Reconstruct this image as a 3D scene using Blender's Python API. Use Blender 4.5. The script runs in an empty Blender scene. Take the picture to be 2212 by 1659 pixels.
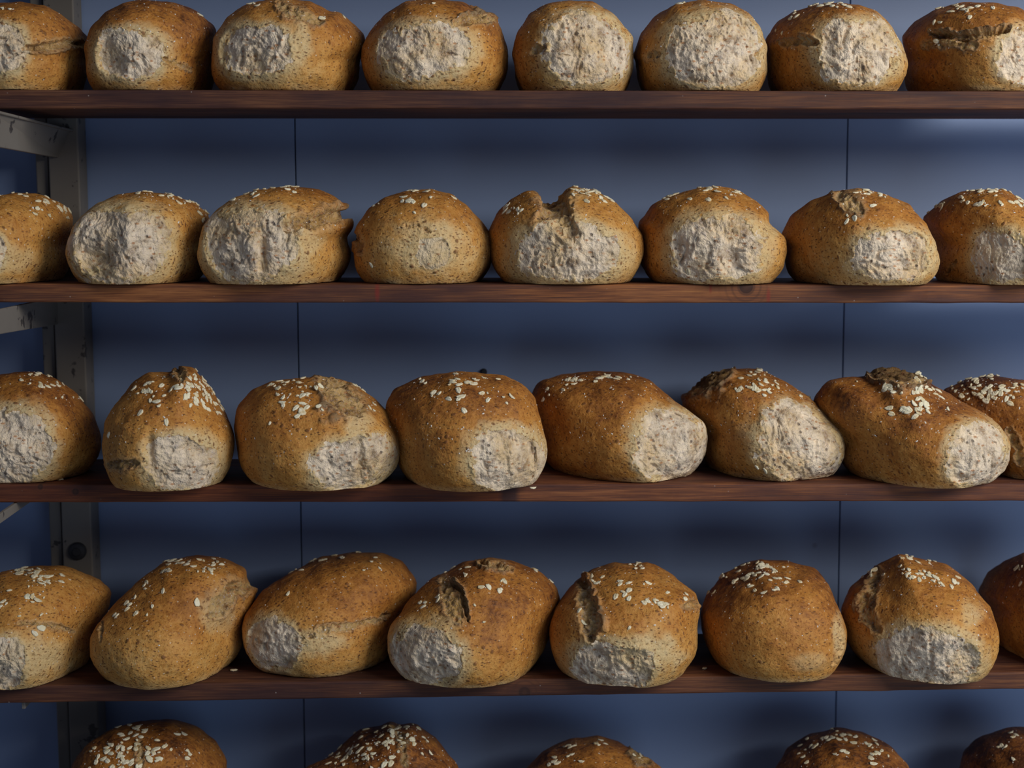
import bpy, math, random
import numpy as np
from mathutils import Vector, Matrix

# ------------------------------------------------------------------ camera
YAW, PITCH, ROLL = .0308, .1066, -.00139
FPX = 3500.0
CAM = np.array([0.0, -1.75, 0.0])
def cam_axes():
    cy, sy = math.cos(YAW), math.sin(YAW); fw = np.array([sy, cy, 0]); rt = np.array([cy, -sy, 0]); up = np.array([0, 0, 1.])
    cp, sp = math.cos(PITCH), math.sin(PITCH)
    f2 = fw*cp - up*sp; u2 = up*cp + fw*sp
    cr, sr = math.cos(ROLL), math.sin(ROLL)
    return rt*cr + u2*sr, u2*cr - rt*sr, f2
RT, UP, FW = cam_axes()
def proj(P):                      # world -> photograph pixels (2212 x 1659), used only to measure sizes
    q = np.asarray(P, float).reshape(-1, 3) - CAM
    d = q @ FW
    return np.stack([1106 + FPX*(q @ RT)/d, 829.5 - FPX*(q @ UP)/d], 1)
def ray(px, py):
    d = FW + RT*(px - 1106)/FPX - UP*(py - 829.5)/FPX
    return d
def at_y(px, py, Y):
    d = ray(px, py); return CAM + d*((Y - CAM[1])/d[1])

sc = bpy.context.scene
cam = bpy.data.objects.new('camera', bpy.data.cameras.new('camera')); sc.collection.objects.link(cam)
cam.data.sensor_width = 36; cam.data.lens = FPX/2212*36
cam.data.clip_start = .05
m = Matrix(((RT[0], UP[0], -FW[0], CAM[0]), (RT[1], UP[1], -FW[1], CAM[1]), (RT[2], UP[2], -FW[2], CAM[2]), (0, 0, 0, 1)))
cam.matrix_world = m
cam.data.dof.use_dof = True; cam.data.dof.focus_distance = 1.76; cam.data.dof.aperture_fstop = 4.0
sc.camera = cam
# ------------------------------------------------------------------ light
world = bpy.data.worlds.new('room_light'); sc.world = world; world.use_nodes = True
world.node_tree.nodes['Background'].inputs[0].default_value = (.55, .68, 1, 1)
world.node_tree.nodes['Background'].inputs[1].default_value = .17
def area(name, loc, target, sx, sy, power, col):
    l = bpy.data.lights.new(name, 'AREA'); l.shape = 'RECTANGLE'; l.size = sx; l.size_y = sy; l.energy = power; l.color = col
    o = bpy.data.objects.new(name, l); sc.collection.objects.link(o); o.location = loc
    o.rotation_euler = (Vector(target) - Vector(loc)).to_track_quat('-Z', 'Y').to_euler()
    return o
area('window_daylight', (1.75, -1.5, .8), (.1, 0, -.2), 1.2, 1.0, 50, (1, .955, .89))
area('floor_bounce_fill', (1.3, -1.7, -1.05), (.5, .2, -.45), 2.0, 1.2, 16, (.58, .76, 1))  # added fill lamp standing in for floor bounce, brightens the wall under the boards
area('skylight', (.9, -1.0, 2.1), (.2, .2, 0), .35, .35, 3.5, (.6, .8, 1))
sc.view_settings.view_transform = 'Standard'; sc.view_settings.look = 'None'
sc.view_settings.gamma = 1; sc.view_settings.use_curve_mapping = False
sc.view_settings.exposure = -0.12

# ------------------------------------------------------------------ helpers
def mesh_obj(name, V, F, mat=None, parent=None, smooth=False, attrs=None):
    me = bpy.data.meshes.new(name)
    V = np.asarray(V, np.float32)
    if isinstance(F, np.ndarray):
        nf, k = F.shape
        me.vertices.add(len(V)); me.vertices.foreach_set('co', V.ravel())
        me.loops.add(nf*k); me.loops.foreach_set('vertex_index', F.astype(np.int32).ravel())
        me.polygons.add(nf); me.polygons.foreach_set('loop_start', np.arange(0, nf*k, k, dtype=np.int32))
        me.polygons.foreach_set('loop_total', np.full(nf, k, np.int32))
        me.update(calc_edges=True)
    else:
        me.from_pydata([tuple(map(float, v)) for v in V], [], F)
    if smooth: me.polygons.foreach_set('use_smooth', np.ones(len(me.polygons), bool))
    for k_, a in (attrs or {}).items():
        at = me.attributes.new(k_, 'FLOAT', 'POINT'); at.data.foreach_set('value', np.asarray(a, np.float32))
    if mat: me.materials.append(mat)
    me.update()
    o = bpy.data.objects.new(name, me); sc.collection.objects.link(o)
    if parent: o.parent = parent
    return o
def box_vf(p0, p1):
    x0, y0, z0 = p0; x1, y1, z1 = p1
    V = [(x0,y0,z0),(x1,y0,z0),(x1,y1,z0),(x0,y1,z0),(x0,y0,z1),(x1,y0,z1),(x1,y1,z1),(x0,y1,z1)]
    F = [(0,3,2,1),(4,5,6,7),(0,1,5,4),(1,2,6,5),(2,3,7,6),(3,0,4,7)]
    return V, F
def bevel(o, w, seg=2):
    b = o.modifiers.new('bevel', 'BEVEL'); b.width = w; b.segments = seg; b.limit_method = 'ANGLE'
def tag(o, label=None, cat=None, group=None, kind=None):
    if label: o['label'] = label
    if cat: o['category'] = cat
    if group: o['group'] = group
    if kind: o['kind'] = kind
    return o
def empty(name, loc):
    o = bpy.data.objects.new(name, None); sc.collection.objects.link(o); o.location = loc; o.empty_display_size = .02
    return o

# ---- vectorised gradient-ish noise
_rng = np.random.RandomState(7)
_perm = _rng.permutation(256); _perm = np.concatenate([_perm, _perm, _perm])
_grad = _rng.normal(size=(256, 3)); _grad /= np.linalg.norm(_grad, axis=1)[:, None]
def noise(P):
    P = np.asarray(P); i = np.floor(P).astype(int); f = P - i; i &= 255
    u = f*f*f*(f*(f*6 - 15) + 10)
    out = 0
    for dx in (0, 1):
        wx = u[:, 0] if dx else 1 - u[:, 0]
        for dy in (0, 1):
            wy = u[:, 1] if dy else 1 - u[:, 1]
            for dz in (0, 1):
                wz = u[:, 2] if dz else 1 - u[:, 2]
                h = _perm[_perm[_perm[(i[:, 0]+dx) & 255] + ((i[:, 1]+dy) & 255)] + ((i[:, 2]+dz) & 255)]
                g = _grad[h]
                out = out + wx*wy*wz*(g[:, 0]*(f[:, 0]-dx) + g[:, 1]*(f[:, 1]-dy) + g[:, 2]*(f[:, 2]-dz))
    return out*1.6
def fbm(P, o=3, g=.5):
    s = 0; a = 1
    for k in range(o): s = s + a*noise(P*(2.0**k) + 17.3*k); a *= g
    return s
def sstep(a, b, x):
    t = np.clip((x - a)/(b - a), 0, 1); return t*t*(3 - 2*t)

# ------------------------------------------------------------------ materials
class NT:
    def __init__(s, name):
        s.m = bpy.data.materials.new(name); s.m.use_nodes = True; s.t = s.m.node_tree; s.b = s.t.nodes['Principled BSDF']
    def n(s, typ, **kw):
        x = s.t.nodes.new('ShaderNode' + typ)
        for k, v in kw.items():
            if k.startswith('i_'):
                key = k[2:]; key = int(key) if key.isdigit() else key.replace('_', ' ')
                s.set(x.inputs[key], v)
            else: setattr(x, k, v)
        return x
    def set(s, inp, v):
        if isinstance(v, bpy.types.NodeSocket): s.t.links.new(v, inp)
        elif isinstance(v, bpy.types.Node): s.t.links.new(v.outputs[0], inp)
        else: inp.default_value = v
    def mix(s, a, b, f, mode='MIX'):
        x = s.n('Mix', data_type='RGBA', blend_type=mode)
        s.set(x.inputs[0], f); s.set(x.inputs[6], a); s.set(x.inputs[7], b); return x.outputs[2]
    def ramp(s, fac, *stops):
        x = s.n('ValToRGB'); s.set(x.inputs[0], fac); e = x.color_ramp.elements
        while len(e) < len(stops): e.new(.5)
        for q, (p, c) in zip(e, stops):
            q.position = p; q.color = (c, c, c, 1) if isinstance(c, (int, float)) else (*c, 1)
        return x.outputs[0]
    def math(s, op, a, b=0.0, clamp=False):
        x = s.n('Math', operation=op, use_clamp=clamp); s.set(x.inputs[0], a); s.set(x.inputs[1], b); return x.outputs[0]
    def coords(s, scale=(1, 1, 1), rnd=True):
        tc = s.n('TexCoord').outputs['Object']
        if rnd:
            oi = s.n('ObjectInfo').outputs['Random']
            mul = s.math('MULTIPLY', oi, 37.0)
            v = s.n('VectorMath', operation='ADD'); s.set(v.inputs[0], tc); s.set(v.inputs[1], mul); tc = v.outputs[0]
        mp = s.n('Mapping'); s.set(mp.inputs[0], tc); mp.inputs['Scale'].default_value = scale
        return mp.outputs[0]
    def out(s, col, rough=.8, bump=None, bstr=.5, bdist=.001, spec=.3):
        s.set(s.b.inputs['Base Color'], col); s.set(s.b.inputs['Roughness'], rough); s.b.inputs['Specular IOR Level'].default_value = spec
        if bump is not None:
            bp = s.n('Bump'); bp.inputs['Strength'].default_value = bstr; bp.inputs['Distance'].default_value = bdist
            s.set(bp.inputs['Height'], bump); s.set(s.b.inputs['Normal'], bp.outputs[0])
        return s.m

def mat_crust():
    k = NT('bread_crust'); co = k.coords()
    bake = k.n('Attribute', attribute_name='bake').outputs['Fac']; pale = k.n('Attribute', attribute_name='pale').outputs['Fac']
    n1 = k.n('TexNoise', i_Vector=co, i_Scale=26.0, i_Detail=5.0, i_Roughness=.6).outputs[0]
    n2 = k.n('TexNoise', i_Vector=co, i_Scale=160.0, i_Detail=4.0, i_Roughness=.65).outputs[0]
    b = k.math('ADD', bake, k.math('MULTIPLY', k.math('SUBTRACT', n1, .5), .8))
    b = k.math('ADD', b, k.math('MULTIPLY', k.math('SUBTRACT', n2, .5), .8), True)
    col = k.ramp(b, (0, (.62, .37, .125)), (.3, (.56, .275, .065)), (.6, (.43, .175, .032)), (.85, (.25, .088, .018)), (1, (.09, .03, .01)))
    pl = k.math('MULTIPLY', pale, k.ramp(n2, (.3, .55), (.6, 1.0)), True)
    col = k.mix(col, (.60, .46, .24, 1), pl)
    # bran flecks
    st = k.n('Mapping'); k.set(st.inputs[0], co); st.inputs['Rotation'].default_value = (.5, .3, .9); st.inputs['Scale'].default_value = (1, 1.0, 2.3)
    v1 = k.n('TexVoronoi', i_Vector=st, i_Scale=170.0); v1.inputs['Randomness'].default_value = 1
    rsel = k.n('SeparateColor', i_0=v1.outputs['Color'])
    f1 = k.math('MULTIPLY', k.ramp(v1.outputs['Distance'], (.16, 1.0), (.34, 0.0)), k.ramp(rsel.outputs[0], (.40, 0.0), (.52, 1.0)))
    v4 = k.n('TexNoise', i_Vector=co, i_Scale=420.0, i_Detail=2.0, i_Roughness=.6).outputs[0]
    col = k.mix(col, k.mix(col, (.42, .28, .18, 1), 1.0, 'MULTIPLY'), k.ramp(v4, (.56, 0.0), (.68, .75)))
    fc = k.mix((.09, .035, .014, 1), (.24, .10, .035, 1), rsel.outputs[1])
    col = k.mix(col, fc, k.math('MULTIPLY', f1, .85))
    st2 = k.n('Mapping'); k.set(st2.inputs[0], co); st2.inputs['Rotation'].default_value = (1.2, .9, .2); st2.inputs['Scale'].default_value = (1, 2.0, 1)
    v2 = k.n('TexVoronoi', i_Vector=st2, i_Scale=85.0)
    rs2 = k.n('SeparateColor', i_0=v2.outputs['Color'])
    f2 = k.math('MULTIPLY', k.ramp(v2.outputs['Distance'], (.12, 1.0), (.26, 0.0)), k.ramp(rs2.outputs[1], (.52, 0.0), (.62, 1.0)))
    col = k.mix(col, (.17, .065, .022, 1), k.math('MULTIPLY', f2, .85))
    v3 = k.n('TexVoronoi', i_Vector=co, i_Scale=240.0)
    rs3 = k.n('SeparateColor', i_0=v3.outputs['Color'])
    f3 = k.math('MULTIPLY', k.ramp(v3.outputs['Distance'], (.12, 1.0), (.25, 0.0)), k.ramp(rs3.outputs[2], (.86, 0.0), (.9, 1.0)))
    col = k.mix(col, (.75, .66, .5, 1), k.math('MULTIPLY', f3, .6))
    h = k.math('ADD', k.math('MULTIPLY', n2, .9), k.math('SUBTRACT', k.math('MULTIPLY', f2, .5), k.math('MULTIPLY', f1, .25)))
    h = k.math('ADD', h, k.math('MULTIPLY', v4, .35))
    return k.out(col, .6, h, .85, .0019, .28)
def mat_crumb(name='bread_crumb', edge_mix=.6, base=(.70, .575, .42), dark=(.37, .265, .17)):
    k = NT(name); co = k.coords()
    n1 = k.n('TexNoise', i_Vector=co, i_Scale=60.0, i_Detail=6.0, i_Roughness=.7).outputs[0]
    n2 = k.n('TexNoise', i_Vector=co, i_Scale=330.0, i_Detail=3.0, i_Roughness=.7).outputs[0]
    mp = k.n('Mapping'); k.set(mp.inputs[0], co); mp.inputs['Scale'].default_value = (1, 1, .4)
    n3 = k.n('TexNoise', i_Vector=mp, i_Scale=130.0, i_Detail=4.0, i_Roughness=.65, i_Distortion=.8).outputs[0]
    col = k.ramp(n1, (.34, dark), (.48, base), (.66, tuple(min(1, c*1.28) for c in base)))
    n0 = k.n('TexNoise', i_Vector=co, i_Scale=24.0, i_Detail=3.0).outputs[0]
    col = k.mix(col, k.mix(col, (.84, .72, .50, 1), 1.0, 'MULTIPLY'), k.ramp(n0, (.45, 0.0), (.65, .8)))
    col = k.mix(col, (.55, .46, .45, 1), k.ramp(n2, (.5, 0.0), (.75, .5)))
    pale = k.n('Attribute', attribute_name='pale').outputs['Fac']
    col = k.mix(col, (.56, .42, .21, 1), k.math('MULTIPLY', pale, edge_mix))
    st = k.n('Mapping'); k.set(st.inputs[0], co); st.inputs['Rotation'].default_value = (.5, .6, .9); st.inputs['Scale'].default_value = (1, 1, 2.0)
    v1 = k.n('TexVoronoi', i_Vector=st, i_Scale=115.0); r1 = k.n('SeparateColor', i_0=v1.outputs['Color'])
    f1 = k.math('MULTIPLY', k.ramp(v1.outputs['Distance'], (.16, 1.0), (.36, 0.0)), k.ramp(r1.outputs[0], (.5, 0.0), (.6, 1.0)))
    col = k.mix(col, (.42, .19, .075, 1), k.math('MULTIPLY', f1, .8))
    v2 = k.n('TexVoronoi', i_Vector=co, i_Scale=150.0); r2 = k.n('SeparateColor', i_0=v2.outputs['Color'])
    f2 = k.math('MULTIPLY', k.ramp(v2.outputs['Distance'], (.15, 1.0), (.32, 0.0)), k.ramp(r2.outputs[1], (.76, 0.0), (.84, 1.0)))
    col = k.mix(col, (.15, .10, .075, 1), k.math('MULTIPLY', f2, .75))
    bkf = k.n('Attribute', attribute_name='bake').outputs['Fac']
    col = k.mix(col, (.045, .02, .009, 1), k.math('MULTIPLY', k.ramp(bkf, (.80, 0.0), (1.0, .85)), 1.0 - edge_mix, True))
    n5 = k.n('TexNoise', i_Vector=co, i_Scale=750.0, i_Detail=2.0).outputs[0]; n3 = k.math('ADD', n3, k.math('MULTIPLY', n5, .35))
    h = k.math('ADD', k.math('MULTIPLY', n3, 1.1), k.math('ADD', k.math('MULTIPLY', n2, .5), k.math('MULTIPLY', f2, -.5)))
    return k.out(col, .92, h, .9, .003, .1)
def mat_oat():
    k = NT('oat_flake'); co = k.coords()
    n1 = k.n('TexNoise', i_Vector=co, i_Scale=260.0, i_Detail=3.0).outputs[0]
    r = k.n('ObjectInfo').outputs['Random']
    a = k.mix((.74, .67, .46, 1), (.60, .47, .25, 1), k.ramp(r, (.4, 0.0), (1, 1.0)))
    col = k.mix(a, (.82, .77, .60, 1), k.ramp(n1, (.4, 0.0), (.7, 1.0)))
    return k.out(col, .75, n1, .5, .0006)
def mat_flour():
    k = NT('oat_dust'); return k.out((.78, .74, .66, 1), .9)
def mat_wood(name, tint=(1, 1, 1), knots=(), light=0.0, joint=None, red=()):
    k = NT(name); co = k.coords((1, 1, 1), rnd=False)
    oi = k.n('ObjectInfo').outputs['Random']
    seed = k.n('VectorMath', operation='ADD'); k.set(seed.inputs[0], co); k.set(seed.inputs[1], k.math('MULTIPLY', oi, 11.0)); sv = seed.outputs[0]
    mp = k.n('Mapping'); k.set(mp.inputs[0], sv); mp.inputs['Scale'].default_value = (2.2, 30, 60)
    g = k.n('TexNoise', i_Vector=mp, i_Scale=2.2, i_Detail=7.0, i_Roughness=.62, i_Distortion=.6).outputs[0]
    mp2 = k.n('Mapping'); k.set(mp2.inputs[0], sv); mp2.inputs['Scale'].default_value = (14, 150, 520)
    g2 = k.n('TexNoise', i_Vector=mp2, i_Scale=1.5, i_Detail=4.0, i_Roughness=.6).outputs[0]
    mp3 = k.n('Mapping'); k.set(mp3.inputs[0], sv); mp3.inputs['Scale'].default_value = (4.5, 12, 22)
    bl = k.n('TexNoise', i_Vector=mp3, i_Scale=1.0, i_Detail=4.0, i_Roughness=.55).outputs[0]
    f = k.math('ADD', k.math('MULTIPLY', g, .48), k.math('MULTIPLY', g2, .52))
    T = lambda c: tuple(a*b for a, b in zip(c, tint))
    col = k.ramp(f, (.34, T((.045, .018, .012))), (.47, T((.11, .042, .019))), (.58, T((.19, .080, .032))), (.72, T((.30, .145, .056))))
    col = k.mix(col, (*T((.035, .015, .016)), 1), k.ramp(bl, (.42, .0 if light else .15), (.62, .85)))
    sep = k.n('SeparateXYZ', i_0=co)
    if joint is not None:
        a = k.ramp(k.math('ADD', k.math('MULTIPLY', k.math('SUBTRACT', sep.outputs[0], joint), 20.0), .5), (.2, 0.0), (.5, 1.0))
        col = k.mix(col, k.mix(col, (.9, .55, .3, 1), .5, 'MULTIPLY'), k.math('SUBTRACT', 1.0, a))
        near = k.math('ABSOLUTE', k.math('SUBTRACT', sep.outputs[0], joint - .004))
        col = k.mix(col, (.03, .014, .016, 1), k.math('MULTIPLY', k.ramp(k.math('MULTIPLY', near, 40.0), (.25, 1.0), (.5, 0.0)), .85))
    for (kx, kz, kr) in knots:
        d = k.n('VectorMath', operation='DISTANCE')
        cc = k.n('CombineXYZ', i_0=sep.outputs[0], i_2=sep.outputs[2]); k.set(d.inputs[0], cc); d.inputs[1].default_value = (kx, 0, kz)
        q = k.math('DIVIDE', d.outputs['Value'], kr)
        col = k.mix(col, (.035, .014, .01, 1), k.ramp(q, (.0, .75), (.7, .95), (.8, .2), (1.0, 0.0)))
        rg = k.n('Math', operation='SINE'); k.set(rg.inputs[0], k.math('MULTIPLY', q, 9.0))
        col = k.mix(col, (.06, .024, .014, 1), k.math('MULTIPLY', k.math('MULTIPLY', k.ramp(k.math('MULTIPLY', q, .25), (.25, 1.0), (.8, 0.0)), rg, True), .6))
    for (kx, kz, kr) in red:
        d = k.n('VectorMath', operation='DISTANCE')
        cc = k.n('CombineXYZ', i_0=sep.outputs[0], i_2=k.math('MULTIPLY', sep.outputs[2], .25)); k.set(d.inputs[0], cc); d.inputs[1].default_value = (kx, 0, kz*.25)
        col = k.mix(col, (.22, .02, .015, 1), k.math('MULTIPLY', k.ramp(k.math('DIVIDE', d.outputs['Value'], kr), (.3, 1.0), (1.0, 0.0)), .6))
    # flour dust specks and worn pale marks
    vs = k.n('TexVoronoi', i_Vector=sv, i_Scale=130.0); rs = k.n('SeparateColor', i_0=vs.outputs['Color'])
    fs = k.math('MULTIPLY', k.ramp(vs.outputs['Distance'], (.05, 1.0), (.13, 0.0)), k.ramp(rs.outputs[0], (.86, 0.0), (.9, 1.0)))
    col = k.mix(col, (.42, .36, .32, 1), k.math('MULTIPLY', fs, .6))
    return k.out(col, k.ramp(g2, (.3, .55), (.7, .8)), f, .5, .0012, .3)
def mat_wall():
    k = NT('wall_panel_paint'); co = k.coords((1, 1, 1), False)
    n = k.n('TexNoise', i_Vector=co, i_Scale=3.0, i_Detail=2.0).outputs[0]
    col = k.mix((.27, .36, .575, 1), (.25, .335, .54, 1), n)
    v = k.n('TexVoronoi', i_Vector=co, i_Scale=11.0); r = k.n('SeparateColor', i_0=v.outputs['Color'])
    sp = k.math('MULTIPLY', k.ramp(v.outputs['Distance'], (.02, 1.0), (.05, 0.0)), k.ramp(r.outputs[0], (.6, 0.0), (.7, 1.0)))
    col = k.mix(col, (.12, .13, .17, 1), k.math('MULTIPLY', sp, .35))
    return k.out(col, .42, n, .05, .001, .35)
def mat_frame():
    k = NT('chipped_cream_paint'); co = k.coords((1, 1, 1), False)
    n = k.n('TexNoise', i_Vector=co, i_Scale=45.0, i_Detail=4.0, i_Roughness=.6).outputs[0]
    b = k.n('TexNoise', i_Vector=co, i_Scale=9.0, i_Detail=3.0).outputs[0]
    col = k.mix((.21, .19, .165, 1), (.135, .12, .105, 1), b)
    col = k.mix(col, (.035, .03, .03, 1), k.ramp(n, (.61, 0.0), (.64, .9)))
    return k.out(col, .5, n, .15, .001, .4)
def mat_plain(name, c, rough=.6):
    k = NT(name); co = k.coords()
    n = k.n('TexNoise', i_Vector=co, i_Scale=120.0, i_Detail=3.0).outputs[0]
    return k.out(k.mix((*c, 1), (*[x*.6 for x in c], 1), n), rough, n, .2, .0008)
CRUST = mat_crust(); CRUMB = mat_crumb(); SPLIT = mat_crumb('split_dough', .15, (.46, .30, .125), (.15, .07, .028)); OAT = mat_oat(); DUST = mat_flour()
FRAME = mat_frame(); WALL = mat_wall(); DARK = mat_plain('dark_joint', (.03, .035, .05)); BOLT = mat_plain('dark_bolt', (.035, .035, .04), .5)

# ------------------------------------------------------------------ wall of panels
WY = .2340
xl, xr = -.2006, .4712
parts_V = []; parts_F = []
def add(vf):
    o = len(parts_V); parts_V.extend(vf[0]); parts_F.extend([tuple(i + o for i in f) for f in vf[1]])
g = .0007
for a, b in ((-1.6, xl - g), (xl + g, xr - g), (xr + g, 1.6)): add(box_vf((a, WY, -1.15), (b, WY + .008, .75)))
wall = mesh_obj('wall_back', parts_V, parts_F, WALL); bevel(wall, .0006, 1); tag(wall, kind='structure')
bk = mesh_obj('trim_1', *box_vf((-1.6, WY + .009, -1.15), (1.6, WY + .02, .75)), DARK); tag(bk, kind='structure')

fl = mesh_obj('floor', *box_vf((-1.6, -3.2, -1.2), (1.6, WY + .02, -1.15)), mat_plain('grey_floor', (.22, .21, .20))); tag(fl, kind='structure')
# ------------------------------------------------------------------ shelves
TH = .01964; DEP = .184
ZA = [.12778, -.0756, -.2918, -.52007, -.742, .335]; ZB = [.12718, -.08282, -.30266, -.51278, -.742, .335]
def shelf_z(s, x): return ZA[s] + (ZB[s] - ZA[s])*(x + 1)/2
def front(px, py): return at_y(px, py, 0)
kn2 = front(1612, 619); kn4 = front(1133, 1496)
SH = [dict(tint=(.85, .80, .9)), dict(tint=(1.45, 1.3, 1.1), knots=[(kn2[0], kn2[2], .010)], light=1, red=[(front(815, 630)[0], front(815, 630)[2], .0035), (front(1660, 640)[0], front(1660, 640)[2], .003), (front(1535, 622)[0], front(1535, 622)[2], .002)]),
      dict(tint=(1.35, 1.15, 1.05), joint=front(1108, 1065)[0], knots=[(front(163, 1062)[0], front(163, 1062)[2], .0045), (front(87, 1052)[0], front(87, 1052)[2], .0035)]),
      dict(tint=(.95, .85, .85), knots=[(kn4[0], kn4[2], .0085)]), dict(), dict()]
SL = ['dark wooden shelf board under the top row of loaves, its underside showing',
      'brown wooden shelf board with a dark round knot right of middle, second from top',
      'reddish brown wooden shelf board with a dark joint near its middle, third from top',
      'dark worn wooden shelf board, fourth from top, round plug near its middle',
      'wooden shelf board below the picture edge carrying the lowest loaves',
      'unseen empty wooden shelf board added above the picture to shade the top row']  # last board is added out of view to shade the top bay
for s in range(6):
    nx = 240; xs = np.linspace(-.95, .95, nx + 1)
    # cross-section with softened, slightly worn edges, swept along x
    r = .0022
    sec = []
    for (cy, cz, a0) in ((r, -r, 90), (r, -TH + r, 180), (DEP - r, -TH + r, 270), (DEP - r, -r, 0)):
        for t in range(4):
            a = math.radians(a0 + 30*t); sec.append((cy + r*math.cos(a), cz + r*math.sin(a)))
    sec = np.array(sec); ns = len(sec)
    P = np.zeros((nx + 1, ns, 3)); P[:, :, 0] = xs[:, None]; P[:, :, 1] = sec[None, :, 0]; P[:, :, 2] = sec[None, :, 1] + shelf_z(s, xs)[:, None]
    q = P.reshape(-1, 3)
    w = fbm(q*np.array([18, 60, 60]) + s*5, 3)*.0005
    isfront = q[:, 1] < .004
    q[:, 1] += np.where(isfront, w, 0); q[:, 2] += np.where(isfront & (q[:, 2] < shelf_z(s, q[:, 0]) - TH/2), w*.8, 0)
    F = []
    for i in range(nx):
        for j in range(ns):
            F.append((i*ns + j, (i+1)*ns + j, (i+1)*ns + (j+1) % ns, i*ns + (j+1) % ns))
    F = [tuple(reversed(f)) for f in F]
    F.append(tuple(range(ns))); F.append(tuple(reversed([nx*ns + j for j in range(ns)])))
    o = mesh_obj('wooden_shelf', q, F, mat_wood('stained_shelf_wood', **SH[s]))
    tag(o, SL[s], 'shelf', 'wooden bread shelves')

# ------------------------------------------------------------------ rack frame on the left
rack = empty('shelf_rack', (at_y(125, 900, .205)[0], .205, -1.1))
tag(rack, 'cream painted metal rack upright with angled cross bars at the left edge, paint chipped', 'rack')
def rk(name, V, F, mat=FRAME, bw=.002):
    V = np.asarray(V, float) - np.array(rack.location)
    o = mesh_obj(name, V, F, mat, rack); bevel(o, bw, 3) if bw else None; return o
def post(pl_t, pr_t, pl_b, pr_b, y0, y1, name):
    # an upright between two measured edges, leaning slightly, from above the top shelf to the floor of the rack
    V = []
    for (yy) in (y0, y1):
        for (ptop, pbot, col) in ((pl_t, pl_b, 0), (pr_t, pr_b, 1)):
            a = at_y(*ptop, y0); b = at_y(*pbot, y0); d = (b - a)/(b[2] - a[2])
            for z in (.36, -1.1):
                p = a + d*(z - a[2]); V.append((p[0], yy, z))
    # order: y0:(l top, l bot, r top, r bot), y1:...
    F = [(0,1,3,2), (4,6,7,5), (0,4,5,1), (2,3,7,6), (0,2,6,4), (1,5,7,3)]
    return rk(name, V, F)
post((104, 340), (170, 340), (150, 1600), (214, 1600), .188, .230, 'post')
post((76, 340), (104, 340), (124, 1600), (150, 1600), .196, .230, 'post_flange')
def bar(f_top, f_bot, b_top, b_bot, yf=-.10, yb=.20, th=.004, lip=True):
    a0, a1 = at_y(*f_top, -.063), at_y(*f_bot, -.063); b0, b1 = at_y(*b_top, yb), at_y(*b_bot, yb)
    ext = (yf + .063)/(yb + .063)
    a0, a1 = a0 + (b0 - a0)*ext, a1 + (b1 - a1)*ext
    V = []
    for p in (a0, a1, b0, b1): V += [(p[0], p[1], p[2]), (p[0] - th, p[1], p[2])]
    F = [(0,2,6,4), (1,5,7,3), (0,4,5,1), (2,3,7,6), (0,1,3,2), (4,6,7,5)]
    o = rk('cross_bar', V, F, bw=.001)
    if lip:   # upper flange of the angle iron
        w = .0025; V = []
        for p in (a0, b0): V += [(p[0] + w, p[1], p[2]), (p[0] + w, p[1], p[2] - .0028), (p[0] - .03, p[1], p[2]), (p[0] - .03, p[1], p[2] - .0028)]
        F = [(0,4,5,1), (2,3,7,6), (0,2,6,4), (1,5,7,3), (0,1,3,2), (4,6,7,5)]
        l = mesh_obj('flange', np.array(V) - np.array(rack.location), F, FRAME, o); bevel(l, .0006, 1)
bar((0, 241), (0, 318), (160, 281), (130, 342))
bar((0, 668), (0, 722), (130, 640), (130, 700), lip=False)
xb0, xb1 = at_y(0, 1100, -.063)[0], at_y(130, 1100, .20)[0]
def low_bar(row, yf, h):         # flat bar lying directly under a shelf board
    def xx(Y): return xb0 + (xb1 - xb0)*(Y + .063)/.263
    V = []
    for Y in (yf, .20):
        zt = shelf_z(row, xx(Y)) - TH - .0008
        V += [(xx(Y), Y, zt), (xx(Y) - .004, Y, zt), (xx(Y), Y, zt - h), (xx(Y) - .004, Y, zt - h)]
    rk('cross_bar', V, [(0,1,3,2), (4,6,7,5), (0,4,5,1), (2,3,7,6), (0,2,6,4), (1,5,7,3)], bw=.0008)
low_bar(2, -.10, .010)
low_bar(3, .01, .009)
# bolt head on the upright
bc = at_y(168, 1190, .188); V = []; F = []
nb = 24
for (rr, yy) in ((.0108, .188), (.0108, .185), (.0090, .1825), (.005, .1815), (.0045, .180), (.0, .180)):
    for i in range(nb):
        a = i*2*math.pi/nb; V.append((bc[0] + rr*math.cos(a), yy, bc[2] + rr*math.sin(a)))
for j in range(5):
    for i in range(nb): F.append((j*nb + i, j*nb + (i+1) % nb, (j+1)*nb + (i+1) % nb, (j+1)*nb + i))
bo = rk('bolt', V, F, BOLT, 0); bo['label'] = 'dark round bolt head'
sp = at_y(1045, 803, WY)
V = []; F = []
for (rr, yy) in ((.0042, WY), (.004, WY - .004), (.0025, WY - .006), (0, WY - .006)):
    for i in range(16):
        a = i*2*math.pi/16; V.append((sp[0] + rr*math.cos(a), yy, sp[2] + rr*math.sin(a)))
for j in range(3):
    for i in range(16): F.append((j*16 + i, j*16 + (i+1) % 16, (j+1)*16 + (i+1) % 16, (j+1)*16 + i))
tag(mesh_obj('wall_screw', V, F, BOLT), 'small dark screw head in the blue wall just above a third-shelf loaf', 'screw')

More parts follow.
